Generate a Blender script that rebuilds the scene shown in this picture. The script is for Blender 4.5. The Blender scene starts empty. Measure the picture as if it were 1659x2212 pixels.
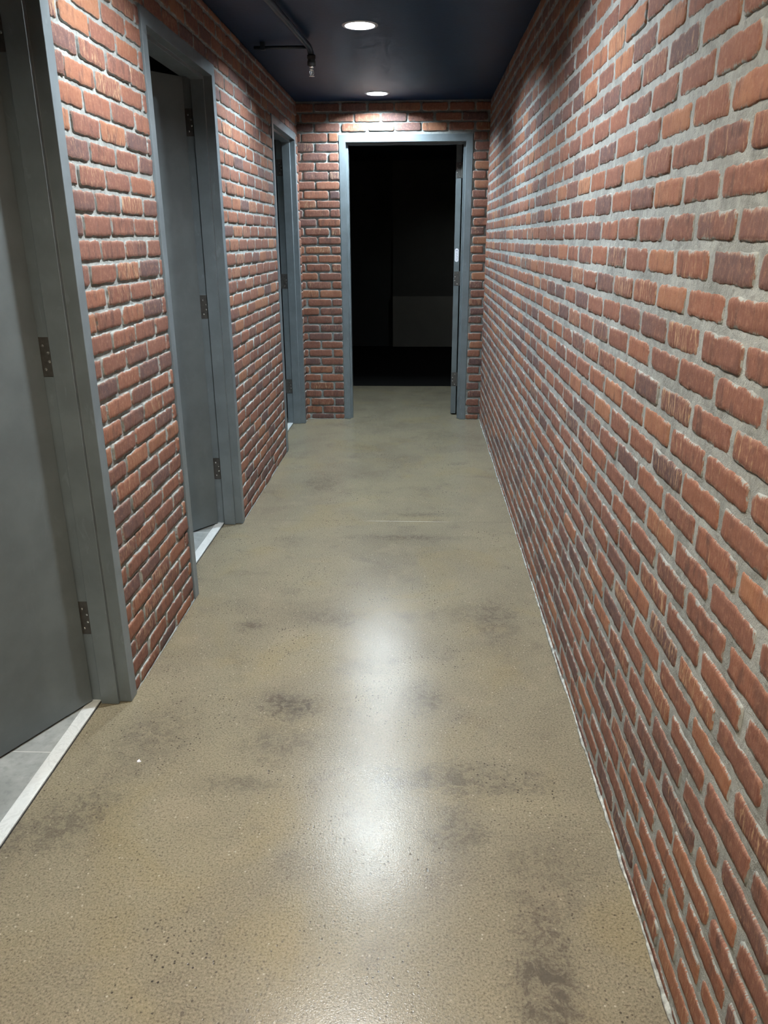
import bpy, bmesh, math, random
from mathutils import Vector, Matrix

PI = math.pi
scene = bpy.context.scene
COL = scene.collection

# ------------------------------------------------------------------ measures (metres)
XL, XR = -0.948, 0.506          # faces of the side walls
YE = 6.459                      # end wall
YB = -2.60                      # wall behind the viewer
ZC = 2.415                      # ceiling
ZH = 2.134                      # door opening height
FW = 0.051                      # frame face width
DOORS = [(1.258, 2.172), (2.998, 3.874), (5.402, 6.275)]   # clear openings along y in the left wall
ED = (-0.581, 0.333)            # clear opening along x in the end wall
LIGHTS = [(-0.306, 4.297), (-0.323, 6.156), (-0.300, 2.440), (-0.300, 0.580), (-0.300, -1.280)]
ROOM_FILL = (1.25, 9.55)  # added fill downlight for the room beyond, out of view
YR2 = 11.17                     # far wall of the room beyond

# ------------------------------------------------------------------ small helpers
def tag(o, label=None, cat=None, group=None, kind=None):
    if label: o['label'] = label
    if cat: o['category'] = cat
    if group: o['group'] = group
    if kind: o['kind'] = kind
    return o

def empty(name, loc=(0, 0, 0)):
    o = bpy.data.objects.new(name, None); COL.objects.link(o)
    o.location = loc; o.empty_display_size = 0.1
    return o

def mesh_obj(name, me, mat=None, parent=None):
    o = bpy.data.objects.new(name, me); COL.objects.link(o)
    if mat:
        for m in (mat if isinstance(mat, (list, tuple)) else [mat]): me.materials.append(m)
    if parent:
        o.parent = parent
        o.matrix_parent_inverse = Matrix.Translation(-Vector(parent.location))
    return o

def from_bm(name, bm, mat=None, parent=None, smooth=False, bevel=0.0, seg=2):
    bmesh.ops.recalc_face_normals(bm, faces=bm.faces)
    me = bpy.data.meshes.new(name); bm.to_mesh(me); bm.free()
    if smooth:
        for p in me.polygons: p.use_smooth = True
    o = mesh_obj(name, me, mat, parent)
    if bevel:
        b = o.modifiers.new('bevel', 'BEVEL'); b.width = bevel; b.segments = seg; b.limit_method = 'ANGLE'
        b.angle_limit = math.radians(35); b.harden_normals = True
        for p in me.polygons: p.use_smooth = True
    return o

def box(bm, x0, x1, y0, y1, z0, z1, M=None):
    vs = []
    for z in (z0, z1):
        for x, y in ((x0, y0), (x1, y0), (x1, y1), (x0, y1)):
            p = (x, y, z)
            vs.append(bm.verts.new(M(*p) if M else p))
    for f in ((0, 3, 2, 1), (4, 5, 6, 7), (0, 1, 5, 4), (1, 2, 6, 5), (2, 3, 7, 6), (3, 0, 4, 7)):
        bm.faces.new([vs[i] for i in f])

def lathe(bm, prof, c, axis='z', n=48, closed_ends=True):
    """prof: list of (radius, height) ; revolved about an axis through c"""
    rings = []
    for r, h in prof:
        ring = []
        for i in range(n):
            a = 2 * PI * i / n
            u, v = r * math.cos(a), r * math.sin(a)
            if axis == 'z': p = (c[0] + u, c[1] + v, c[2] + h)
            elif axis == 'y': p = (c[0] + u, c[1] + h, c[2] + v)
            else: p = (c[0] + h, c[1] + u, c[2] + v)
            ring.append(bm.verts.new(p))
        rings.append(ring)
    for a, b in zip(rings, rings[1:]):
        for i in range(n):
            bm.faces.new((a[i], a[(i + 1) % n], b[(i + 1) % n], b[i]))
    if closed_ends:
        bm.faces.new(rings[0]); bm.faces.new(rings[-1])

def tube(bm, pts, r, n=20):
    pts = [Vector(p) for p in pts]
    rings = []
    for i, p in enumerate(pts):
        t = (pts[min(i + 1, len(pts) - 1)] - pts[max(i - 1, 0)]).normalized()
        ref = Vector((0, 0, 1)) if abs(t.z) < .9 else Vector((1, 0, 0))
        a = t.cross(ref).normalized(); b = t.cross(a).normalized()
        if rings:                                   # keep the ring from twisting
            b = t.cross(prev_a).normalized(); a = b.cross(t).normalized()
        prev_a = a
        rings.append([bm.verts.new(p + a * r * math.cos(2 * PI * k / n) + b * r * math.sin(2 * PI * k / n)) for k in range(n)])
    for A, B in zip(rings, rings[1:]):
        for i in range(n):
            bm.faces.new((A[i], A[(i + 1) % n], B[(i + 1) % n], B[i]))
    bm.faces.new(rings[0]); bm.faces.new(rings[-1])

# ------------------------------------------------------------------ materials
class NT:
    def __init__(s, name):
        s.m = bpy.data.materials.new(name); s.m.use_nodes = True
        s.t = s.m.node_tree; s.t.nodes.clear()
        s.out = s.n('ShaderNodeOutputMaterial')
        s.b = s.n('ShaderNodeBsdfPrincipled'); s.l(s.b, 'BSDF', s.out, 'Surface')
    def n(s, t, **k):
        nd = s.t.nodes.new(t)
        for a, v in k.items():
            if hasattr(nd, a): setattr(nd, a, v)
        return nd
    def l(s, a, ao, b, bi): s.t.links.new(a.outputs[ao], b.inputs[bi])
    def put(s, sock, v):
        """v: number / tuple / output socket"""
        if isinstance(v, bpy.types.NodeSocket): s.t.links.new(v, sock)
        else: sock.default_value = v
    def math(s, op, a, b=None, c=None, clamp=False):
        nd = s.n('ShaderNodeMath', operation=op); nd.use_clamp = clamp
        s.put(nd.inputs[0], a)
        if b is not None: s.put(nd.inputs[1], b)
        if c is not None: s.put(nd.inputs[2], c)
        return nd.outputs[0]
    def smooth(s, v, lo, hi):
        nd = s.n('ShaderNodeMapRange', interpolation_type='SMOOTHSTEP')
        s.put(nd.inputs['Value'], v); nd.inputs['From Min'].default_value = lo; nd.inputs['From Max'].default_value = hi
        return nd.outputs['Result']
    def mix(s, f, a, b, mode='MIX'):
        nd = s.n('ShaderNodeMix', data_type='RGBA', blend_type=mode)
        s.put(nd.inputs['Factor'], f); s.put(nd.inputs['A'], a); s.put(nd.inputs['B'], b)
        # RGBA sockets are the named ones at index 6, 7
        s.t.links.clear if False else None
        for sock in (nd.inputs[6], nd.inputs[7]): pass
        return nd
    def mixc(s, f, a, b, mode='MIX'):
        nd = s.n('ShaderNodeMix'); nd.data_type = 'RGBA'; nd.blend_type = mode
        s.put(nd.inputs[0], f); s.put(nd.inputs[6], a); s.put(nd.inputs[7], b)
        return nd.outputs[2]
    def vec(s, x, y, z):
        nd = s.n('ShaderNodeCombineXYZ')
        for i, v in enumerate((x, y, z)): s.put(nd.inputs[i], v)
        return nd.outputs[0]
    def noise(s, vec, scale, detail=2, rough=.5, dist=0.0):
        nd = s.n('ShaderNodeTexNoise'); s.put(nd.inputs['Vector'], vec)
        nd.inputs['Scale'].default_value = scale; nd.inputs['Detail'].default_value = detail
        nd.inputs['Roughness'].default_value = rough; nd.inputs['Distortion'].default_value = dist
        return nd.outputs['Fac']
    def vscale(s, v, sc):
        nd = s.n('ShaderNodeVectorMath', operation='MULTIPLY'); s.put(nd.inputs[0], v); nd.inputs[1].default_value = sc
        return nd.outputs[0]
    def ramp(s, f, stops, interp='LINEAR'):
        nd = s.n('ShaderNodeValToRGB'); s.put(nd.inputs[0], f); cr = nd.color_ramp; cr.interpolation = interp
        while len(cr.elements) < len(stops): cr.elements.new(.5)
        for e, (p, c) in zip(cr.elements, stops): e.position = p; e.color = (*c, 1)
        return nd.outputs[0]
    def bump(s, h, dist, strength=1.0, prev=None):
        nd = s.n('ShaderNodeBump'); s.put(nd.inputs['Height'], h)
        nd.inputs['Distance'].default_value = dist; nd.inputs['Strength'].default_value = strength
        if prev is not None: s.put(nd.inputs['Normal'], prev)
        return nd.outputs[0]
    def pos(s):
        return s.n('ShaderNodeNewGeometry').outputs['Position']

def rgb(c): return (c[0], c[1], c[2], 1.0)

def simple(name, col, rough=.5, metal=0.0, spec=.5, var=.12, scale=12, bump=0.0, bscale=200):
    k = NT(name); p = k.pos()
    n = k.noise(p, scale, 4, .6)
    c = k.mixc(k.smooth(n, .3, .7), rgb([x * (1 - var) for x in col]), rgb([x * (1 + var) for x in col]))
    k.put(k.b.inputs['Base Color'], c)
    k.b.inputs['Roughness'].default_value = rough; k.b.inputs['Metallic'].default_value = metal
    k.b.inputs['Specular IOR Level'].default_value = spec
    if bump: k.put(k.b.inputs['Normal'], k.bump(k.noise(p, bscale, 2), bump))
    return k.m

MORTAR = (.315, .338, .332)

def mortar_colour(k, p):
    a = k.noise(p, 9, 4, .6); b = k.noise(p, 60, 3, .6); g = k.noise(p, 700, 1)
    c = k.mixc(k.smooth(a, .32, .68), rgb([x * .78 for x in MORTAR]), rgb([x * 1.22 for x in MORTAR]))
    c = k.mixc(k.math('MULTIPLY', k.smooth(b, .5, .75), .55), c, rgb((.42, .44, .42)))
    c = k.mixc(k.math('MULTIPLY', k.smooth(b, .5, .28), .35), c, rgb((.13, .135, .13)))
    return k.mixc(k.math('MULTIPLY', k.smooth(g, .3, .7), .18), c, rgb((.12, .12, .12)))

def mat_mortar():
    k = NT('mortar'); p = k.pos()
    k.put(k.b.inputs['Base Color'], mortar_colour(k, p))
    k.b.inputs['Roughness'].default_value = .93
    k.b.inputs['Specular IOR Level'].default_value = .25
    h = k.math('ADD', k.noise(p, 55, 4, .6), k.math('MULTIPLY', k.noise(p, 420, 2), .35))
    k.put(k.b.inputs['Normal'], k.bump(h, .005, .8))
    return k.m

def mat_brick(name, rag, smear):
    """per-brick random values sit in attribute bcol, distance to the outline in attribute edge"""
    k = NT(name)
    at = k.n('ShaderNodeAttribute', attribute_name='bcol')
    sep = k.n('ShaderNodeSeparateColor'); k.t.links.new(at.outputs['Color'], sep.inputs[0])
    hue, fleck, dark = sep.outputs[0], sep.outputs[1], sep.outputs[2]
    seed = at.outputs['Alpha']
    ed = k.n('ShaderNodeAttribute', attribute_name='edge').outputs['Fac']
    uv = k.n('ShaderNodeUVMap', uv_map='UVMap').outputs[0]
    sx = k.n('ShaderNodeSeparateXYZ'); k.t.links.new(uv, sx.inputs[0])
    U, V = sx.outputs[0], sx.outputs[1]
    sd = k.math('MULTIPLY', seed, 37.0)
    P = k.vec(U, V, sd)
    low = k.noise(P, 14, 2, .5)
    h2 = k.math('ADD', hue, k.math('MULTIPLY', k.math('SUBTRACT', low, .5), .34))
    base = k.ramp(h2, [(0.0, (.105, .068, .070)), (.12, (.140, .078, .072)), (.26, (.190, .086, .066)),
                       (.58, (.208, .092, .067)), (.84, (.252, .106, .068)), (1.0, (.31, .145, .084))])
    # dark firing patches, vertical smears
    dk = k.noise(k.vec(k.math('MULTIPLY', U, 38.0), k.math('MULTIPLY', V, 13.0), sd), 1.0, 2)
    base = k.mixc(k.math('MULTIPLY', k.math('MULTIPLY', k.smooth(dk, .52, .68), dark), .6), base, rgb((.060, .040, .042)))
    # wire-cut streaks and pale flecks
    st = k.noise(k.vec(k.math('MULTIPLY', U, 170.0), k.math('MULTIPLY', V, 26.0), sd), 1.0, 3, .65, .6)
    base = k.mixc(k.math('MULTIPLY', k.smooth(st, .40, .75), .20), base, rgb((.40, .21, .13)))
    fl = k.math('ADD', st, k.math('MULTIPLY', k.math('MULTIPLY', fleck, fleck), .20))
    base = k.mixc(k.math('MULTIPLY', k.smooth(fl, .69, .86), .8), base, rgb((.52, .36, .22)))
    mm = k.noise(P, 75, 4, .65)
    base = k.mixc(k.math('MULTIPLY', k.smooth(mm, .50, .72), .38), base, rgb((.40, .22, .155)))
    base = k.mixc(k.math('MULTIPLY', k.smooth(mm, .46, .28), .32), base, rgb((.12, .052, .045)))
    sp = k.noise(P, 330, 2, .6)
    base = k.mixc(k.math('MULTIPLY', k.smooth(sp, .62, .80), .45), base, rgb((.44, .26, .18)))
    base = k.mixc(k.math('MULTIPLY', k.smooth(sp, .42, .24), .35), base, rgb((.07, .035, .03)))
    # mortar dragged over the edges: tongues that run up and down
    tn = k.noise(k.vec(k.math('MULTIPLY', U, 260.0), k.math('MULTIPLY', V, 45.0), 3.0), 1.0, 3, .6)
    t2 = k.noise(P, 26, 2)
    tt = k.math('ADD', k.math('MULTIPLY', k.math('SUBTRACT', tn, .46), rag), k.math('MULTIPLY', k.math('SUBTRACT', t2, .56), rag * 1.3))
    d = k.math('SUBTRACT', ed, tt)
    cov = k.smooth(d, .0016, .0002)
    haze = k.math('MULTIPLY', k.smooth(d, .0065, .0), smear)
    mc = mortar_colour(k, k.pos())
    base = k.mixc(haze, base, rgb((.44, .30, .24)))
    base = k.mixc(cov, base, mc)
    k.put(k.b.inputs['Base Color'], base)
    k.b.inputs['Roughness'].default_value = .82
    k.b.inputs['Specular IOR Level'].default_value = .3
    hh = k.math('ADD', k.math('MULTIPLY', st, .9), k.math('ADD', k.math('MULTIPLY', sp, .35), k.math('MULTIPLY', low, 2.2)))
    hh = k.math('ADD', hh, k.math('MULTIPLY', cov, -.6))
    k.put(k.b.inputs['Normal'], k.bump(hh, .0022, .8))
    return k.m

def mat_concrete():
    k = NT('polished_concrete'); p = k.pos()
    sx = k.n('ShaderNodeSeparateXYZ'); k.t.links.new(p, sx.inputs[0])
    X, Y = sx.outputs[0], sx.outputs[1]
    a = k.noise(p, 1.6, 4, .55, .4); b = k.noise(p, 5.5, 5, .6, .5); c = k.noise(p, 185, 3, .75); e = k.noise(p, 90, 3, .7)
    col = k.ramp(a, [(.30, (.205, .180, .130)), (.5, (.245, .218, .156)), (.68, (.280, .247, .168))])
    col = k.mixc(k.math('MULTIPLY', k.smooth(b, .52, .72), .38), col, rgb((.13, .108, .085)))
    col = k.mixc(k.math('MULTIPLY', k.smooth(b, .46, .28), .35), col, rgb((.33, .28, .20)))
    # yellowish cast here and there
    y = k.noise(p, 2.4, 3, .5, 1.0)
    col = k.mixc(k.math('MULTIPLY', k.smooth(y, .5, .7), .35), col, rgb((.28, .225, .115)))
    # sand grain and exposed fines; the amount of dark grain varies over the slab
    ga = k.smooth(k.noise(p, 3.1, 3), .42, .66)
    col = k.mixc(k.math('MULTIPLY', k.smooth(c, .50, .64), .50), col, rgb((.36, .31, .235)))
    col = k.mixc(k.math('MULTIPLY', k.smooth(c, .49, .36), .62), col, rgb((.088, .070, .052)))
    vo = k.n('ShaderNodeTexVoronoi'); k.put(vo.inputs['Vector'], p); vo.inputs['Scale'].default_value = 95
    vr = k.n('ShaderNodeSeparateColor'); k.t.links.new(vo.outputs['Color'], vr.inputs[0])
    grain = k.math('MULTIPLY', k.math('MULTIPLY', k.smooth(vo.outputs['Distance'], .33, .16), k.smooth(vr.outputs[0], .70, .74)), k.math('ADD', k.math('MULTIPLY', ga, .75), .2))
    col = k.mixc(grain, col, rgb((.045, .038, .032)))
    vg = k.math('MULTIPLY', k.smooth(vo.outputs['Distance'], .30, .14), k.smooth(vr.outputs[1], .93, .95))
    col = k.mixc(k.math('MULTIPLY', vg, .7), col, rgb((.50, .45, .36)))
    patch = k.math('ADD', .50, k.math('MULTIPLY', k.smooth(k.noise(p, 26, 4, .7, 1.0), .40, .60), .9))
    # separate stains, each (x, y, rx, ry, strength)
    for (sx0, sy0, rx, ry, st) in STAINS:
        dx = k.math('DIVIDE', k.math('SUBTRACT', X, sx0), rx); dy = k.math('DIVIDE', k.math('SUBTRACT', Y, sy0), ry)
        r = k.math('SQRT', k.math('ADD', k.math('MULTIPLY', dx, dx), k.math('MULTIPLY', dy, dy)))
        r = k.math('ADD', r, k.math('MULTIPLY', k.math('SUBTRACT', b, .5), 2.2))
        r = k.math('ADD', r, k.math('MULTIPLY', k.math('SUBTRACT', e, .5), 1.6))
        col = k.mixc(k.math('MULTIPLY', k.math('MULTIPLY', k.smooth(r, 1.25, .15), patch), st), col, rgb((.085, .074, .062)))
    # thin curved scuffs
    sc = k.math('ABSOLUTE', k.math('SUBTRACT', k.noise(p, 4.5, 1, .5, 2.0), .5))
    sm = k.math('MULTIPLY', k.smooth(sc, .0035, .0012), k.smooth(k.noise(p, 3.3, 2), .60, .66))
    col = k.mixc(k.math('MULTIPLY', sm, .6), col, rgb((.075, .066, .055)))
    # saw-cut control joint across the corridor, partly filled with pale dust
    jn = k.noise(k.vec(k.math('MULTIPLY', X, 3.0), 0.0, 0.0), 1.0, 2)
    jw = k.noise(k.vec(k.math('MULTIPLY', X, 14.0), 2.0, 0.0), 1.0, 2)
    jy = k.math('ABSOLUTE', k.math('SUBTRACT', Y, k.math('ADD', 3.937, k.math('MULTIPLY', jw, .004))))
    jm = k.math('MULTIPLY', k.smooth(jy, .0028, .0016), 1.0)
    px = k.math('MULTIPLY', k.smooth(X, -.36, -.2), k.smooth(X, .28, .05))
    jc = k.mixc(px, rgb((.10, .088, .072)), rgb((.55, .53, .46)))
    col = k.mixc(k.math('MULTIPLY', jm, k.math('ADD', .35, k.math('MULTIPLY', px, .6))), col, jc)
    k.put(k.b.inputs['Base Color'], col)
    rr = k.math('ADD', .215, k.math('MULTIPLY', k.smooth(b, .35, .7), .035))
    k.put(k.b.inputs['Roughness'], rr)
    k.b.inputs['Specular IOR Level'].default_value = .42
    h = k.math('ADD', k.noise(p, 260, 2, .6), k.math('MULTIPLY', grain, -.6))
    nb = k.bump(h, .0006, .60)
    nb = k.bump(k.noise(p, 14, 2), .0008, .15, nb)
    k.put(k.b.inputs['Normal'], nb)
    return k.m

STAINS = [(-.40, 2.165, .16, .10, .60), (-.42, 1.98, .13, .13, .35), (-.66, 2.72, .08, .06, .5),
          (-.36, 2.80, .18, .10, .30), (.12, 1.82, .26, .09, .45), (.02, 2.24, .08, .12, .40),
          (-.50, 1.78, .14, .05, .35), (.10, 1.60, .10, .16, .40), (.27, 1.18, .085, .16, .62),
          (.32, 1.50, .14, .20, .30), (-.92, 1.62, .16, .14, .45), (.22, 2.85, .20, .12, .30),
          (-.62, 4.62, .14, .22, .32), (-.05, 3.70, .30, .05, .40), (.02, 4.05, .22, .05, .30),
          (.33, 2.75, .10, .3, .25), (-.80, 2.0, .14, .22, .30), (.20, 5.9, .3, .25, .2)]

def mat_painted_steel(name, col, rough, scuff=.5, spec=.5):
    k = NT(name); p = k.pos()
    a = k.noise(p, 8, 4, .6); b = k.noise(k.vscale(p, (1, 1, .35)), 26, 4, .65, 1.0); f = k.noise(p, 900, 1)
    c = k.mixc(k.smooth(a, .3, .7), rgb([x * .90 for x in col]), rgb([x * 1.10 for x in col]))
    c = k.mixc(k.math('MULTIPLY', k.smooth(b, .58, .74), scuff), c, rgb([min(1, x * 1.7 + .02) for x in col]))
    k.put(k.b.inputs['Base Color'], c)
    k.put(k.b.inputs['Roughness'], k.math('ADD', rough, k.math('MULTIPLY', k.smooth(b, .5, .75), .12)))
    k.b.inputs['Specular IOR Level'].default_value = spec
    k.put(k.b.inputs['Normal'], k.bump(k.math('ADD', f, k.math('MULTIPLY', a, .8)), .0005, .3))
    return k.m

def mat_tile():
    k = NT('grey_floor_tile'); p = k.pos()
    a = k.noise(p, 5, 5, .65, .8); b = k.noise(p, 40, 3, .6)
    c = k.ramp(a, [(.3, (.30, .33, .33)), (.55, (.40, .43, .43)), (.72, (.52, .55, .55))])
    c = k.mixc(k.math('MULTIPLY', k.smooth(b, .45, .7), .25), c, rgb((.13, .14, .14)))
    sx = k.n('ShaderNodeSeparateXYZ'); k.t.links.new(p, sx.inputs[0])
    def line(v, off, pitch):
        m = k.math('PINGPONG', k.math('SUBTRACT', v, off), pitch / 2)
        return k.smooth(m, .0022, .0012)
    g = k.math('MAXIMUM', line(sx.outputs[1], 1.894, .61), line(sx.outputs[0], -1.69, .61))
    c = k.mixc(g, c, rgb((.72, .73, .72)))
    k.put(k.b.inputs['Base Color'], c); k.b.inputs['Roughness'].default_value = .4
    return k.m

def mat_marble():
    k = NT('pale_marble'); p = k.pos()
    a = k.noise(p, 14, 5, .65, 2.5)
    c = k.ramp(a, [(.35, (.72, .76, .77)), (.5, (.78, .82, .83)), (.56, (.66, .70, .71)), (.62, (.78, .82, .83))])
    k.put(k.b.inputs['Base Color'], c); k.b.inputs['Roughness'].default_value = .3
    return k.m

def mat_emit(name, col, strength):
    k = NT(name)
    k.b.inputs['Base Color'].default_value = (.9, .9, .9, 1)
    k.b.inputs['Emission Color'].default_value = rgb(col); k.b.inputs['Emission Strength'].default_value = strength
    return k.m

M = dict(
    mortar=mat_mortar(),
    brick_smeared=mat_brick('brick_smeared', .019, .5),
    brick_raked=mat_brick('brick_raked', .006, .35),
    concrete=mat_concrete(),
    frame=mat_painted_steel('grey_frame_paint', (.154, .184, .203), .32, .30),
    leaf=mat_painted_steel('grey_door_paint', (.120, .143, .152), .42, .12),
    hinge=simple('dull_steel', (.095, .092, .088), .42, .40, .5, .15, 60),
    screw=simple('bright_steel', (.75, .75, .72), .25, .9),
    ceiling=simple('dark_navy_paint', (.006, .023, .060), .45, 0, .25, .10, 6, .0005, 60),
    pipe=simple('dark_painted_pipe', (.014, .025, .038), .40, 0, .5, .10, 20),
    chrome=simple('chrome', (.8, .8, .78), .12, 1.0, .5, .02),
    trimring=simple('light_trim_paint', (.55, .57, .60), .4, .2),
    baffle=simple('satin_baffle', (.07, .07, .07), .35, 0, .5, .02),
    tile=mat_tile(), marble=mat_marble(),
    shade_floor=simple('painted_floor_shade', (.006, .006, .006), .98, 0, .1, .4, 300, .003, 400),
    darkwall=simple('dark_wall_colour', (.075, .078, .080), .85, 0, .3, .06, 3),
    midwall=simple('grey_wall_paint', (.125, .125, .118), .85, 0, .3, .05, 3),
    light_patch=simple('painted_light_patch', (.34, .335, .30), .85, 0, .3, .05, 3),
    whitewall=simple('restroom_wall_paint', (.20, .20, .19), .7, 0, .3, .05, 3),
    caulk=simple('pale_grout_bead', (.40, .42, .40), .8, 0, .3, .45, 40, .002, 90),
    gap=simple('dark_joint_sealant', (.02, .02, .02), .9),
    rubber=simple('grey_silencer_rubber', (.2, .2, .2), .7),
    paper=simple('white_label_paper', (.80, .80, .86), .5, 0, .5, .03),
    ink=simple('grey_label_ink', (.28, .28, .38), .6),
)

# ------------------------------------------------------------------ brick walls
def brick_wall(name, u_range, plane, outward, swap, z_first, pitch_z, u_joint_even, pitch_u, size,
               raise_fn, holes, mats, hires, seed, z_top=ZC, ends=(0.0, 0.0)):
    """Builds every brick of a wall as a raised body on a mortar bed; one mesh for the wall.
    plane: coordinate of the mortar bed; outward: +1/-1; swap True -> u is world y (side wall) else world x."""
    rnd = random.Random(seed)
    V, F, MI, UV, CO, ED = [], [], [], [], [], []
    def put(u, z, h):
        c = plane + outward * h
        return (c, u, z) if swap else (u, c, z)
    flip = (outward > 0) == swap            # winding so that faces look outward
    def addf(idx, mi):
        F.append(tuple(idx) if flip else tuple(reversed(idx))); MI.append(mi)
    bl, bh = size
    k0 = int((0 - z_first) / pitch_z) - 1
    for k in range(k0, k0 + 45):
        zc = z_first + (k + .5) * pitch_z
        z0r, z1r = zc - bh / 2, zc + bh / 2
        if z1r < .008 or z0r > z_top - .004: continue
        off = u_joint_even + (0 if k % 2 == 0 else pitch_u / 2)
        n0 = int(math.floor((u_range[0] - off) / pitch_u)) - 1
        n1 = int(math.ceil((u_range[1] - off) / pitch_u)) + 1
        # this course wanders a little
        cz = rnd.uniform(-.0012, .0012)
        for n in range(n0, n1):
            ua = off + n * pitch_u + (pitch_u - bl) / 2 + rnd.uniform(-.0035, .0035)
            ub = off + (n + 1) * pitch_u - (pitch_u - bl) / 2 + rnd.uniform(-.0035, .0035)
            za, zb = z0r + cz + rnd.uniform(-.0022, .0018), z1r + cz + rnd.uniform(-.0018, .0022)
            za, zb = max(za, .004), min(zb, z_top - .002)
            vals = (rnd.random(), rnd.random(), rnd.random(), rnd.random(), rnd.random(), rnd.random())
            parts = [(max(ua, u_range[0] + ends[0]), min(ub, u_range[1] - ends[1]))]
            for (ha, hb, hz) in holes:
                if za >= hz - .004:  continue
                if zb > hz + .0:     # the course that meets the top of the frame is cut to it
                    if ub > ha and ua < hb and (zb - hz) > .02:
                        za = max(za, hz + .004); continue
                nw = []
                for a, b in parts:
                    if b <= ha or a >= hb: nw.append((a, b)); continue
                    if a < ha: nw.append((a, ha - .004))
                    if b > hb: nw.append((hb + .004, b))
                parts = nw
            for a, b in parts:
                if b - a < .012 or zb - za < .012: continue
                hi = hires(a, za)
                mx, mz, ax, az = (a + b) / 2, (za + zb) / 2, (b - a) / 2, (zb - za) / 2
                p = raise_fn(rnd)
                tu, tz = rnd.gauss(0, .010), rnd.gauss(0, .018)
                npt = 64 if hi else 28
                corner = [min(max(rnd.gauss(.0075, .0035), .003), .020, ax * .9, az * .9) for _ in range(4)]
                if rnd.random() < .07: corner[rnd.randrange(4)] = min(.024, az * .95, ax * .95)
                ph = [rnd.uniform(0, 6.28) for _ in range(6)]
                amp = .0009
                # points spread evenly along the perimeter
                def outline(ins):
                    A, Z = ax - ins, az - ins
                    if A < .002 or Z < .002: A, Z = max(A, .002), max(Z, .002)
                    pts = []
                    L = 2 * (2 * A + 2 * Z)
                    for i in range(npt):
                        s = (i + .5) / npt * L
                        if s < 2 * A: x, y = -A + s, -Z
                        elif s < 2 * A + 2 * Z: x, y = A, -Z + (s - 2 * A)
                        elif s < 4 * A + 2 * Z: x, y = A - (s - 2 * A - 2 * Z), Z
                        else: x, y = -A, Z - (s - 4 * A - 2 * Z)
                        q = (0 if x < 0 else 1) + (0 if y < 0 else 2)
                        r = max(corner[q] - ins * .6, .0015); r = min(r, A, Z)
                        gx, gy = abs(x) - (A - r), abs(y) - (Z - r)
                        if gx > 0 and gy > 0:
                            m = math.hypot(gx, gy)
                            x = math.copysign(A - r + gx / m * r, x); y = math.copysign(Z - r + gy / m * r, y)
                        t = i / npt * 6.2832
                        w = amp * (math.sin(5 * t + ph[0]) + .8 * math.sin(9 * t + ph[1]) + .7 * math.sin(17 * t + ph[2])) * (1 if ins < .004 else .3)
                        jit = jits[i] if ins < .004 else 0
                        m = math.hypot(x / A, y / Z) + 1e-9
                        x += (w + jit) * (x / A) / m; y += (w + jit) * (y / Z) / m
                        pts.append((mx + x, mz + y))
                    return pts
                jits = [rnd.gauss(0, .0005) for _ in range(npt)]
                rings = [(-.0008, -.004, -.002), (0, p - .0022, 0.0), (.0022, p, .0022), (.0115, p + .0003, .0115)]
                base = len(V)
                bc = (vals[0], vals[1], vals[2], vals[3])
                for ins, h, e in rings:
                    for (u, z) in outline(ins):
                        hh = h
                        if h > -.003: hh += tu * (u - mx) * .6 + tz * (z - mz) + rnd.gauss(0, .00018)
                        V.append(put(u, z, hh)); UV.append((u, z)); CO.append(bc); ED.append(max(e, 0))
                for r in range(3):
                    for i in range(npt):
                        j = (i + 1) % npt
                        addf((base + r * npt + i, base + r * npt + j, base + (r + 1) * npt + j, base + (r + 1) * npt + i), 1)
                addf([base + 3 * npt + i for i in range(npt)], 1)
    # mortar bed (and the core of the wall behind it)
    def bed(a, b, z0, z1):
        base = len(V)
        for (u, z) in ((a, z0), (b, z0), (b, z1), (a, z1)):
            V.append(put(u, z, 0)); UV.append((u, z)); CO.append((0, 0, 0, 0)); ED.append(0)
        for (u, z) in ((a, z0), (b, z0), (b, z1), (a, z1)):
            V.append(put(u, z, -.115)); UV.append((u, z)); CO.append((0, 0, 0, 0)); ED.append(0)
        addf((base, base + 1, base + 2, base + 3), 0)
        addf((base + 7, base + 6, base + 5, base + 4), 0)
        for i in range(4):
            j = (i + 1) % 4
            addf((base + j, base + i, base + 4 + i, base + 4 + j), 0)
    cur = u_range[0]
    for (ha, hb, hz) in sorted(holes):
        bed(cur, ha + .018, 0, z_top); bed(ha + .018, hb - .018, hz - .018, z_top); cur = hb - .018
    bed(cur, u_range[1], 0, z_top)
    me = bpy.data.meshes.new(name)
    me.from_pydata(V, [], F)
    me.polygons.foreach_set('material_index', MI)
    me.polygons.foreach_set('use_smooth', [m == 1 for m in MI])
    uvl = me.uv_layers.new(name='UVMap')
    flat = []
    for l in me.loops: flat.extend(UV[l.vertex_index])
    uvl.data.foreach_set('uv', flat)
    ca = me.attributes.new('bcol', 'FLOAT_COLOR', 'POINT'); ca.data.foreach_set('color', [x for c in CO for x in c])
    ea = me.attributes.new('edge', 'FLOAT', 'POINT'); ea.data.foreach_set('value', ED)
    me.update()
    o = mesh_obj(name, me, mats)
    tag(o, kind='structure')
    return o

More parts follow.
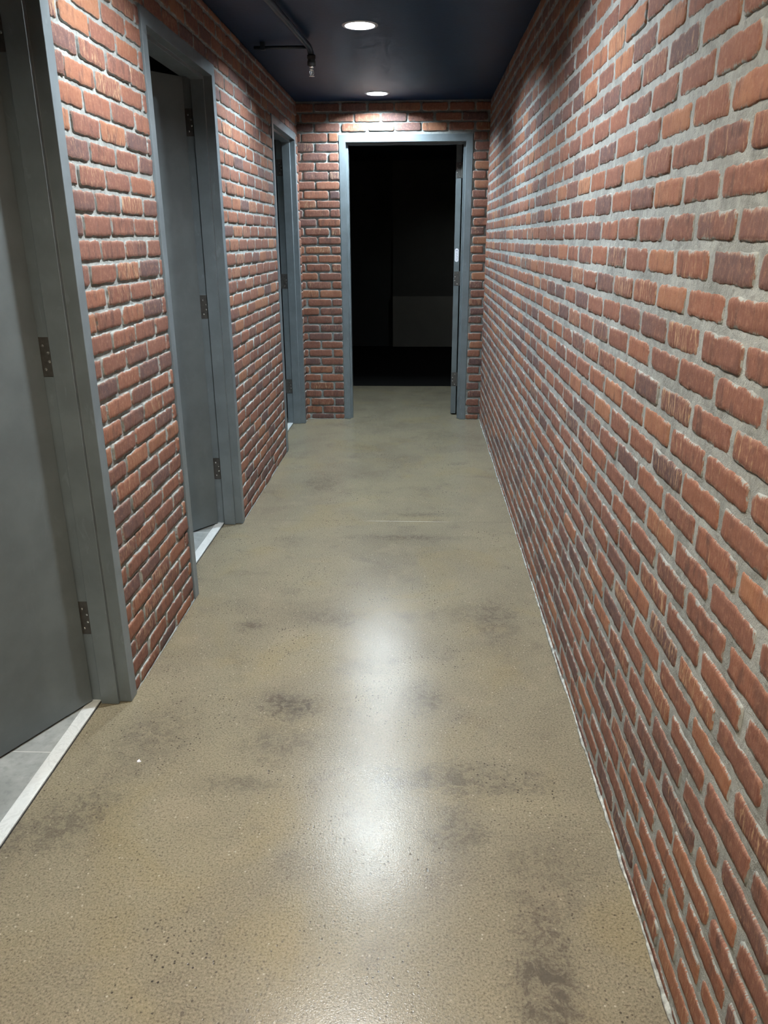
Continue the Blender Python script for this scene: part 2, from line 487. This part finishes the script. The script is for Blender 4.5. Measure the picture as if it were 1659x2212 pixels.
HL = [(a - FW, b + FW, ZH + FW) for a, b in DOORS]
brick_wall('wall_left', (YB, YE), XL - .005, +1, True, 1.117 - .0665 * 17, .0665, 2.490, .2055, (.190, .0535),
           lambda r: .0045 + abs(r.gauss(0, .0016)), HL, [M['mortar'], M['brick_raked']],
           lambda u, z: 2.1 < u < 3.1, 11)
brick_wall('wall_right', (YB, YE), XR + .002, -1, True, 1.2285 - .0665 * 18, .0665, 1.447, .2005, (.1815, .0495),
           lambda r: .0012 + abs(r.gauss(0, .0013)), [], [M['mortar'], M['brick_smeared']],
           lambda u, z: 0.9 < u < 3.2, 23)
brick_wall('wall_end', (XL - .1, XR + .1), YE + .006, -1, False, .0490 - .0673, .0673, -.7160, .2020, (.190, .0545),
           lambda r: .0105 + abs(r.gauss(0, .0018)), [(ED[0] - FW, ED[1] + FW, ZH + FW)], [M['mortar'], M['brick_raked']],
           lambda u, z: False, 37)
brick_wall('wall_back', (XL - .1, XR + .1), YB, +1, False, .05 - .0665, .0665, -.7, .2, (.19, .054),
           lambda r: .004, [], [M['mortar'], M['brick_raked']], lambda u, z: False, 41)

# ------------------------------------------------------------------ floors and ceilings
def quad_obj(name, quads, mat, kind='structure'):
    bm = bmesh.new()
    for (x0, x1, y0, y1, z0, z1) in quads: box(bm, x0, x1, y0, y1, z0, z1)
    o = from_bm(name, bm, mat); tag(o, kind=kind); return o

YF = 8.02
quad_obj('floor', [(XL - .100, XR + .10, YB - .05, YE + .12, -.08, 0), (-2.6, 2.2, YE + .12, YF, -.08, 0)], M['concrete'])
quad_obj('floor_beyond', [(-2.6, 2.2, YF, YR2 + .1, -.08, .002)], M['shade_floor'])  # near-black colour stands in for the floor falling into shade
TX0 = XL - .140
quad_obj('floor_restroom', [(-2.95, TX0, .2, 6.9, -.08, .004)], M['tile'])

def ceiling(name, x0, x1, y0, y1, z, cans, r, mat):
    bm = bmesh.new()
    h = .11; ys = sorted(cans, key=lambda c: c[1]); cur = y0
    def q(a, b, c, d):
        if b - a < 1e-5 or d - c < 1e-5: return
        bm.faces.new([bm.verts.new(p) for p in ((a, c, z), (a, d, z), (b, d, z), (b, c, z))])
    for (cx, cy) in ys:
        q(x0, x1, cur, cy - h); q(x0, cx - h, cy - h, cy + h); q(cx + h, x1, cy - h, cy + h); cur = cy + h
        n = 64; ci, co = [], []
        for i in range(n):
            a = 2 * PI * i / n + PI / 4; c, s = math.cos(a), math.sin(a); m = max(abs(c), abs(s))
            ci.append(bm.verts.new((cx + r * c, cy + r * s, z))); co.append(bm.verts.new((cx + h * c / m, cy + h * s / m, z)))
        for i in range(n):
            j = (i + 1) % n; bm.faces.new((ci[i], co[i], co[j], ci[j]))
    q(x0, x1, cur, y1)
    bmesh.ops.remove_doubles(bm, verts=bm.verts, dist=1e-5)
    bm.normal_update()
    for f in bm.faces:
        if f.normal.z > 0: f.normal_flip()
    me = bpy.data.meshes.new(name); bm.to_mesh(me); bm.free()
    o = mesh_obj(name, me, mat); tag(o, kind='structure')
    sol = o.modifiers.new('thickness', 'SOLIDIFY'); sol.thickness = .012; sol.offset = -1
    return o
ceiling('ceiling', XL - .1, XR + .1, YB - .1, YE + .02, ZC, LIGHTS, .0765, M['ceiling'])
quad_obj('ceiling_upper', [(-3.05, 2.3, YB - .2, YR2 + .2, ZC + .22, ZC + .27)], M['darkwall'])
ceiling('ceiling_beyond', -2.6, 2.2, YE + .02, YR2 + .1, ZC, [ROOM_FILL], .0765, M['ceiling'])

# room beyond the end doorway
quad_obj('wall_beyond', [(-2.7, -.385, YR2, YR2 + .1, 0, ZC + .05), (-2.7, -2.6, YE + .12, YR2, 0, ZC + .05), (2.2, 2.3, YE + .12, YR2, 0, ZC + .05)], M['darkwall'])  # left stretch of far wall darker: shade beside the light patch, as colour
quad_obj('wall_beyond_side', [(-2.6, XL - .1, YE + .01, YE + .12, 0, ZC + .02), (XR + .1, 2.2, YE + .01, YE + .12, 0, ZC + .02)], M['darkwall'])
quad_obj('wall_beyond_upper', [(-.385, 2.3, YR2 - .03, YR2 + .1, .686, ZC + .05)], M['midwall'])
quad_obj('wall_beyond_light_patch', [(-.385, 2.2, YR2 - .06, YR2, .0, .686)], M['light_patch'])  # paler colour stands in for a patch of light on the wall
# restrooms behind the left doors: outer shell and two partitions
quad_obj('wall_restroom', [(-3.05, -2.95, .2, 6.9, 0, ZC + .05), (-2.95, XL - .125, .1, .2, 0, ZC + .05), (-2.95, XL - .125, 6.56, 6.66, 0, ZC + .05),
                           (-2.95, XL - .125, 2.50, 2.60, 0, ZC + .05), (-2.95, XL - .125, 4.55, 4.65, 0, ZC + .05)], M['whitewall'])
quad_obj('ceiling_restroom', [(-2.95, XL - .1, .2, 6.56, ZC + .01, ZC + .05)], M['ceiling'])

# ------------------------------------------------------------------ marble thresholds and grout beads along the walls
def saddle(name, a, b):
    bm = bmesh.new()
    box(bm, XL - .139, XL - .098, a - .004, b + .012, -.02, .0065)
    o = from_bm(name, bm, M['marble'], bevel=.0015); tag(o, kind='structure')
    bm = bmesh.new(); box(bm, XL - .0985, XL - .0945, a, b, -.01, .0012)
    g = from_bm('joint', bm, M['gap'], o)
    return o
for i, (a, b) in enumerate(DOORS): saddle('trim_%d' % (i + 1), a, b)

def bead(name, segs, seed, r0, mat='caulk'):
    rnd = random.Random(seed); bm = bmesh.new()
    for (p0, p1, side) in segs:
        L = (Vector(p1) - Vector(p0)).length; n = max(4, int(L / .012)); d = (Vector(p1) - Vector(p0)) / n
        ring = []; w = .5
        for i in range(n + 1):
            w = min(1, max(.12, w + rnd.gauss(0, .16)))
            c = Vector(p0) + d * i; a = r0 * w
            s = Vector(side)
            ring.append([bm.verts.new(c - s * .006), bm.verts.new(c + s * a), bm.verts.new(c + s * a * .55 + Vector((0, 0, a * .6))), bm.verts.new(c - s * .006 + Vector((0, 0, a)))])
        for A, B in zip(ring, ring[1:]):
            for q in range(4): bm.faces.new((A[q], A[(q + 1) % 4], B[(q + 1) % 4], B[q]))
        bm.faces.new(ring[0]); bm.faces.new(ring[-1])
    o = from_bm(name, bm, M[mat], smooth=True); tag(o, kind='structure'); return o
bead('trim_4', [((XR - .001, YB, .0), (XR - .001, YE, .0), (-1, 0, 0))], 3, .0085)
bead('trim_5', [((XL, DOORS[0][1] + FW, 0), (XL, DOORS[1][0] - FW, 0), (1, 0, 0)), ((XL, DOORS[1][1] + FW, 0), (XL, DOORS[2][0] - FW, 0), (1, 0, 0)),
                ((XL, DOORS[2][1] + FW, 0), (XL, YE, 0), (1, 0, 0)), ((XL, YB, 0), (XL, DOORS[0][0] - FW, 0), (1, 0, 0))], 5, .005, 'mortar')
bead('trim_6', [((XL, YE - .001, 0), (ED[0] - FW, YE - .001, 0), (0, -1, 0)), ((ED[1] + FW, YE - .001, 0), (XR, YE - .001, 0), (0, -1, 0))], 8, .006, 'mortar')

# ------------------------------------------------------------------ doors
PROF = [(0, -.051), (0, 0), (.038, 0), (.038, .016), (.096, .016), (.096, 0), (.145, 0), (.145, -.051), (.133, -.051), (.133, -.016), (.011, -.016), (.011, -.051)]
FACE_L, FACE_E = XL + .006, YE - .005
def ML(a, d, z): return (FACE_L - d, a, z)          # left wall: along = y, depth = -x
def ME(a, d, z): return (a, FACE_E + d, z)          # end wall: along = x, depth = +y

def frame_mesh(a0, a1, Mp, parent):
    bm = bmesh.new(); rows = []
    for node in range(4):
        row = []
        for d, s in PROF:
            a = a0 + s if node < 2 else a1 - s
            z = 0.0015 if node in (0, 3) else ZH - s
            row.append(bm.verts.new(Mp(a, d, z)))
        rows.append(row)
    n = len(PROF)
    for A, B in zip(rows, rows[1:]):
        for i in range(n): bm.faces.new((A[i], A[(i + 1) % n], B[(i + 1) % n], B[i]))
    bm.faces.new(rows[0]); bm.faces.new(rows[-1])
    return from_bm('door_frame', bm, M['frame'], parent, bevel=.0018, seg=3)

HZ = [(.252, .366), (1.077, 1.188), (1.890, 2.004)]

def make_door(num, a0, a1, Mp, parent_loc, hinge_hi, pin, rel, ang, edge_visible, label_on=False):
    """hinge side is the a1 end; the leaf swings away from the corridor"""
    root = empty('door_%d' % num, parent_loc); tag(root, kind='structure')
    frame_mesh(a0, a1, Mp, root)
    c, s = math.cos(ang), math.sin(ang)
    def R(da, dd): return (pin[0] + da * c + dd * s, pin[1] - da * s + dd * c)
    def MR(da, dd, z):
        a, d = R(da, dd); return Mp(a, d, z)
    W = (a1 - a0) - .008
    bm = bmesh.new(); box(bm, rel[0] - W, rel[0], rel[1], rel[1] + .044, .012, ZH - .004, MR)
    leaf = from_bm('door_leaf', bm, M['leaf'], root, bevel=.0016, seg=2)
    # lever handle and its plate on both faces near the free end
    for face, sg in (() if edge_visible else ((rel[1], -1), (rel[1] + .044, 1))):
        bm = bmesh.new()
        da = rel[0] - W + .07
        def P(u, w, z): return Vector(MR(da + u, face + sg * w, z))
        n = 28
        def disc(r, w0, w1):
            A = [bm.verts.new(P(r * math.cos(2 * PI * i / n), w0, 1.0 + r * math.sin(2 * PI * i / n))) for i in range(n)]
            B = [bm.verts.new(P(r * math.cos(2 * PI * i / n), w1, 1.0 + r * math.sin(2 * PI * i / n))) for i in range(n)]
            for i in range(n): bm.faces.new((A[i], A[(i + 1) % n], B[(i + 1) % n], B[i]))
            bm.faces.new(A); bm.faces.new(B)
        disc(.032, -.001, .008); disc(.010, .008, .045)
        tube(bm, [P(-.004, .045, 1.0), P(.02, .047, 1.0), (P(.08, .047, .999)), P(.115, .045, .996)], .009, 14)
        from_bm('handle', bm, M['hinge'], leaf, smooth=True)
    for (z0, z1) in HZ:
        bm = bmesh.new()
        if not edge_visible:      # plate on the frame rabbet
            box(bm, a1 - .0022, a1 + .001, .0975, pin[1] - .004, z0, z1, Mp)
            pa = a1 - .0022
            spots = [(.122, .22), (.108, .40), (.108, .62), (.122, .82)]
        else:                     # plate on the hinge edge of the leaf, reaching over to the frame
            box(bm, rel[0] - .0005, rel[0] + .0022, rel[1] + .003, rel[1] + .048, z0, z1, MR)
            box(bm, a1 - .0022, a1 + .001, .0975, .150, z0, z1, Mp)
            e = R(rel[0], rel[1] + .040); 
            box(bm, e[0], a1 - .001, e[1] - .0025, e[1] - .0005, z0, z1, Mp)
        n = 16; kn = []
        for zz in (z0, z1):
            kn.append([bm.verts.new(Mp(pin[0] + .0065 * math.cos(2 * PI * i / n), pin[1] + .0065 * math.sin(2 * PI * i / n), zz)) for i in range(n)])
        for i in range(n): bm.faces.new((kn[0][i], kn[0][(i + 1) % n], kn[1][(i + 1) % n], kn[1][i]))
        bm.faces.new(kn[0]); bm.faces.new(kn[1])
        h = from_bm('hinge', bm, M['hinge'], root, bevel=.0006)
        def screw(centre, nrm, z):
            b2 = bmesh.new(); nn = 14
            ca, cd = centre; ta, td = -nrm[1], nrm[0]
            prev = None
            for r, w in ((.0042, -.0006), (.0042, .0006), (.0026, .0014), (.0008, .0010)):
                ring = [b2.verts.new(Mp(ca + nrm[0] * w + ta * r * math.cos(2 * PI * i / nn), cd + nrm[1] * w + td * r * math.cos(2 * PI * i / nn), z + r * math.sin(2 * PI * i / nn))) for i in range(nn)]
                if prev:
                    for i in range(nn): b2.faces.new((prev[i], prev[(i + 1) % nn], ring[(i + 1) % nn], ring[i]))
                prev = ring
            b2.faces.new(prev)
            from_bm('screw', b2, M['screw'], h, smooth=True)
        if not edge_visible:
            for d, f in spots: screw((pa, d), (-1, 0), z1 - f * (z1 - z0))
        else:
            nr = R(1, 0); nr = (nr[0] - pin[0], nr[1] - pin[1])
            for w, f in ((.030, .12), (.012, .38), (.012, .65), (.030, .89)):
                cc = R(rel[0] + .0022, rel[1] + w)
                screw(cc, nr, z1 - f * (z1 - z0))
    # rubber silencers on the strike-side stop
    for z in (.35, 1.07, 1.80):
        bm = bmesh.new(); box(bm, a0 + .004, a0 + .012, .0955, .0985, z, z + .008, Mp)
        from_bm('silencer', bm, M['rubber'], root)
    if label_on:
        nr = R(1, 0); nr = (nr[0] - pin[0], nr[1] - pin[1])
        bm = bmesh.new(); zc0, zc1, r, wc = 1.262, 1.366, .0155, rel[1] + .0215
        def pill(bmx, w0, rr, za, zb, cw):
            pts = []
            for i in range(13): t = PI * i / 12; pts.append((cw + rr * math.cos(t), zb - rr + rr * math.sin(t)))
            for i in range(13): t = PI + PI * i / 12; pts.append((cw + rr * math.cos(t), za + rr + rr * math.sin(t)))
            A = [bmx.verts.new(MR(rel[0] + w0, p[0], p[1])) for p in pts]; B = [bmx.verts.new(MR(rel[0] + w0 + .0006, p[0], p[1])) for p in pts]
            for i in range(len(pts)): j = (i + 1) % len(pts); bmx.faces.new((A[i], A[j], B[j], B[i]))
            bmx.faces.new(A); bmx.faces.new(B)
        pill(bm, .0003, r, zc0, zc1, wc)
        lb = from_bm('rating_label', bm, M['paper'], leaf); lb['label'] = 'small white pill-shaped label on the edge of the door leaf'
        bm = bmesh.new()
        box(bm, rel[0] + .0008, rel[0] + .0012, wc - .009, wc + .008, 1.346, 1.351, MR)
        for z, w0, w1 in ((1.331, -.004, .006), (1.326, -.006, .004), (1.318, -.002, .009), (1.312, -.007, .003), (1.305, -.001, .008), (1.298, -.003, .010), (1.290, .001, .009), (1.283, -.005, .006), (1.276, -.004, .004)):
            box(bm, rel[0] + .0008, rel[0] + .0012, wc + w0, wc + w1, z, z + .0022, MR)
        from_bm('print', bm, M['ink'], lb)
    return root

PINL = .167
make_door(1, *DOORS[0], ML, (FACE_L, 1.715, 0), None, (DOORS[0][1] + .012, PINL), (-.003, -.0487), math.radians(26.8), False)
make_door(2, *DOORS[1], ML, (FACE_L, 3.436, 0), None, (DOORS[1][1] + .012, PINL), (-.003, -.0487), math.radians(36), False)
make_door(3, *DOORS[2], ML, (FACE_L, 5.84, 0), None, (DOORS[2][1] + .008, PINL), (-.003, -.0487), math.radians(93), False)
make_door(4, *ED, ME, (-.124, FACE_E, 0), None, (ED[1] - .016, .180), (-.006, -.050), math.radians(96), True, True)

# ------------------------------------------------------------------ recessed downlights
LAMPS = []
def downlight(cx, cy, label, col, strength):
    t = empty('ceiling_downlight', (cx, cy, ZC)); tag(t, label, 'ceiling light', 'recessed downlights along the corridor ceiling')
    c = (cx, cy, ZC)
    bm = bmesh.new(); lathe(bm, [(.0690, .0005), (.0700, -.0022), (.0745, -.0038), (.0830, -.0030), (.0880, -.0006), (.0880, .0010), (.0750, .0010)], c, closed_ends=False)
    from_bm('trim_ring', bm, M['trimring'], t, smooth=True)
    bm = bmesh.new(); lathe(bm, [(.0695, .0003), (.0660, .012), (LENS_R + .002, LENS_D + .001), (LENS_R + .002, LENS_D + .012), (.072, LENS_D + .012), (.0755, .010), (.0755, .0003)], c, closed_ends=False)
    from_bm('baffle', bm, M['baffle'], t, smooth=True)
    bm = bmesh.new(); lathe(bm, [(LENS_R, LENS_D + .004), (LENS_R, LENS_D), (LENS_R * .6, LENS_D - .0006), (.001, LENS_D - .0010)], c)
    from_bm('lens', bm, mat_emit('lamp_lens', col, strength), t, smooth=True)
    bm = bmesh.new(); lathe(bm, [(.074, LENS_D + .014), (.074, .10), (.03, .12)], c)
    from_bm('housing', bm, M['gap'], t)
    return t
LENS_R, LENS_D = .034, .028
COOL, NEUT, WARM = (.80, .93, 1.0), (.93, .97, .98), (1.0, .88, .68)
S = 3800
downlight(*LIGHTS[1], 'recessed ceiling downlight nearest the end doorway, lit white', COOL, S)
downlight(*LIGHTS[0], 'recessed ceiling downlight farther from the end wall, the larger lit disc in view', COOL, S)
downlight(*LIGHTS[2], 'recessed downlight above the first two grey doors, outside the top of the view', NEUT, S)
downlight(*LIGHTS[3], 'recessed downlight just above the viewer, outside the view', WARM, S * .85)
downlight(*LIGHTS[4], 'recessed downlight behind the viewer near the back wall', WARM, S)

downlight(*ROOM_FILL, 'added dim downlight, unseen, brightening the dark room beyond the end doorway', NEUT, 330)  # added only to brighten the far wall; never seen

# ------------------------------------------------------------------ sprinkler drop on the ceiling
def sprinkler():
    px, py = -.585, 4.600
    t = empty('sprinkler_pipe', (px, py, ZC)); tag(t, 'dark painted sprinkler pipe under the ceiling with a small chrome head', 'sprinkler')
    zp = ZC - .030
    pts = [(-.815, 1.2, zp), (-.650, 3.7, zp), (-.600, 4.46, zp)]
    e0, e1 = Vector((-.597, 4.50, zp)), Vector((px, py, zp - .038))
    corner = Vector((px - .002, py - .006, zp))
    for i in range(1, 8):
        u = i / 8; pts.append(tuple(e0.lerp(corner, u).lerp(corner.lerp(e1, u), u)))
    pts.append(tuple(e1))
    bm = bmesh.new(); tube(bm, pts, .0150, 24)
    from_bm('pipe', bm, M['pipe'], t, smooth=True)
    bm = bmesh.new(); lathe(bm, [(.017, -.062), (.0215, -.064), (.0215, -.078), (.0190, -.080), (.0190, -.090), (.0215, -.092), (.0215, -.112), (.012, -.115)], (px, py, ZC), n=28)
    from_bm('coupling', bm, M['gap'], t, smooth=True)
    bm = bmesh.new()
    lathe(bm, [(.0105, -.114), (.0105, -.121), (.0075, -.123), (.0075, -.128), (.0100, -.129), (.0100, -.133), (.004, -.134)], (px, py, ZC), n=20)
    for sg in (-1, 1):
        tube(bm, [(px + sg * .009, py, ZC - .131), (px + sg * .0115, py, ZC - .142), (px + sg * .008, py, ZC - .154), (px + sg * .002, py, ZC - .159)], .0020, 10)
    lathe(bm, [(.0022, -.133), (.0026, -.145), (.0022, -.157)], (px, py, ZC), n=12)
    lathe(bm, [(.003, -.157), (.0135, -.1605), (.0140, -.1620), (.003, -.1620)], (px, py, ZC), n=28)
    from_bm('sprinkler_head', bm, M['chrome'], t, smooth=True)['label'] = 'small chrome sprinkler head'
    bm = bmesh.new(); tube(bm, [(-.885, 4.60, zp + .004), (-.76, 4.60, zp + .004), (px - .012, 4.60, zp + .004)], .0085, 16)
    from_bm('branch_pipe', bm, M['pipe'], t, smooth=True)
    bm = bmesh.new(); box(bm, -.850, -.826, 4.585, 4.615, zp - .008, ZC)
    box(bm, -.628, -.592, 4.30, 4.318, zp - .02, ZC + .001) if False else None
    from_bm('bracket', bm, M['pipe'], t, bevel=.002)
    return t
sprinkler()

# a tiny pale chip lying on the slab
bm = bmesh.new()
pts = [(-.006, -.002), (-.004, .005), (-.001, .008), (.001, .002), (.007, -.001), (.005, -.005), (-.003, -.006)]
A = [bm.verts.new((-.812 + a, 1.868 + b, .0002)) for a, b in pts]; B = [bm.verts.new((-.812 + a * .9, 1.868 + b * .9, .0022)) for a, b in pts]
for i in range(len(pts)): bm.faces.new((A[i], A[(i + 1) % 7], B[(i + 1) % 7], B[i]))
bm.faces.new(A); bm.faces.new(B)
tag(from_bm('plaster_chip', bm, M['paper']), 'tiny white chip of plaster lying on the concrete floor by the nearest door', 'chip')

# ------------------------------------------------------------------ camera
f_px, pitch, yaw, roll, camh = 1673.8145, -0.3392, 0.0470, -0.0054, 1.444
fw = Vector((-math.sin(yaw) * math.cos(pitch), math.cos(yaw) * math.cos(pitch), math.sin(pitch)))
rt = Vector((math.cos(yaw), math.sin(yaw), 0)); up = rt.cross(fw)
cr, sr = math.cos(roll), math.sin(roll)
rt, up = cr * rt + sr * up, -sr * rt + cr * up
cam = bpy.data.cameras.new('camera'); co = bpy.data.objects.new('camera', cam); COL.objects.link(co)
Rm = Matrix((rt, up, -fw)).transposed().to_4x4()
co.matrix_world = Matrix.Translation((0, 0, camh)) @ Rm
cam.sensor_fit = 'VERTICAL'; cam.sensor_height = 36; cam.lens = f_px / 2212 * 36
cam.clip_start = .02; cam.clip_end = 60
scene.camera = co

# ------------------------------------------------------------------ world, view
w = bpy.data.worlds.new('world'); w.use_nodes = True; scene.world = w
w.node_tree.nodes['Background'].inputs[0].default_value = (.5, .6, .8, 1)
w.node_tree.nodes['Background'].inputs[1].default_value = .0
scene.view_settings.view_transform = 'Standard'; scene.view_settings.look = 'None'
scene.view_settings.gamma = 1; scene.view_settings.use_curve_mapping = False
scene.view_settings.exposure = 0.0
cy = scene.cycles
cy.use_denoising = True
cy.max_bounces = 5; cy.diffuse_bounces = 2; cy.glossy_bounces = 3; cy.transmission_bounces = 0
cy.use_adaptive_sampling = True; cy.adaptive_threshold = .12; cy.adaptive_min_samples = 12
cy.sample_clamp_indirect = 6.0
cy.caustics_reflective = False
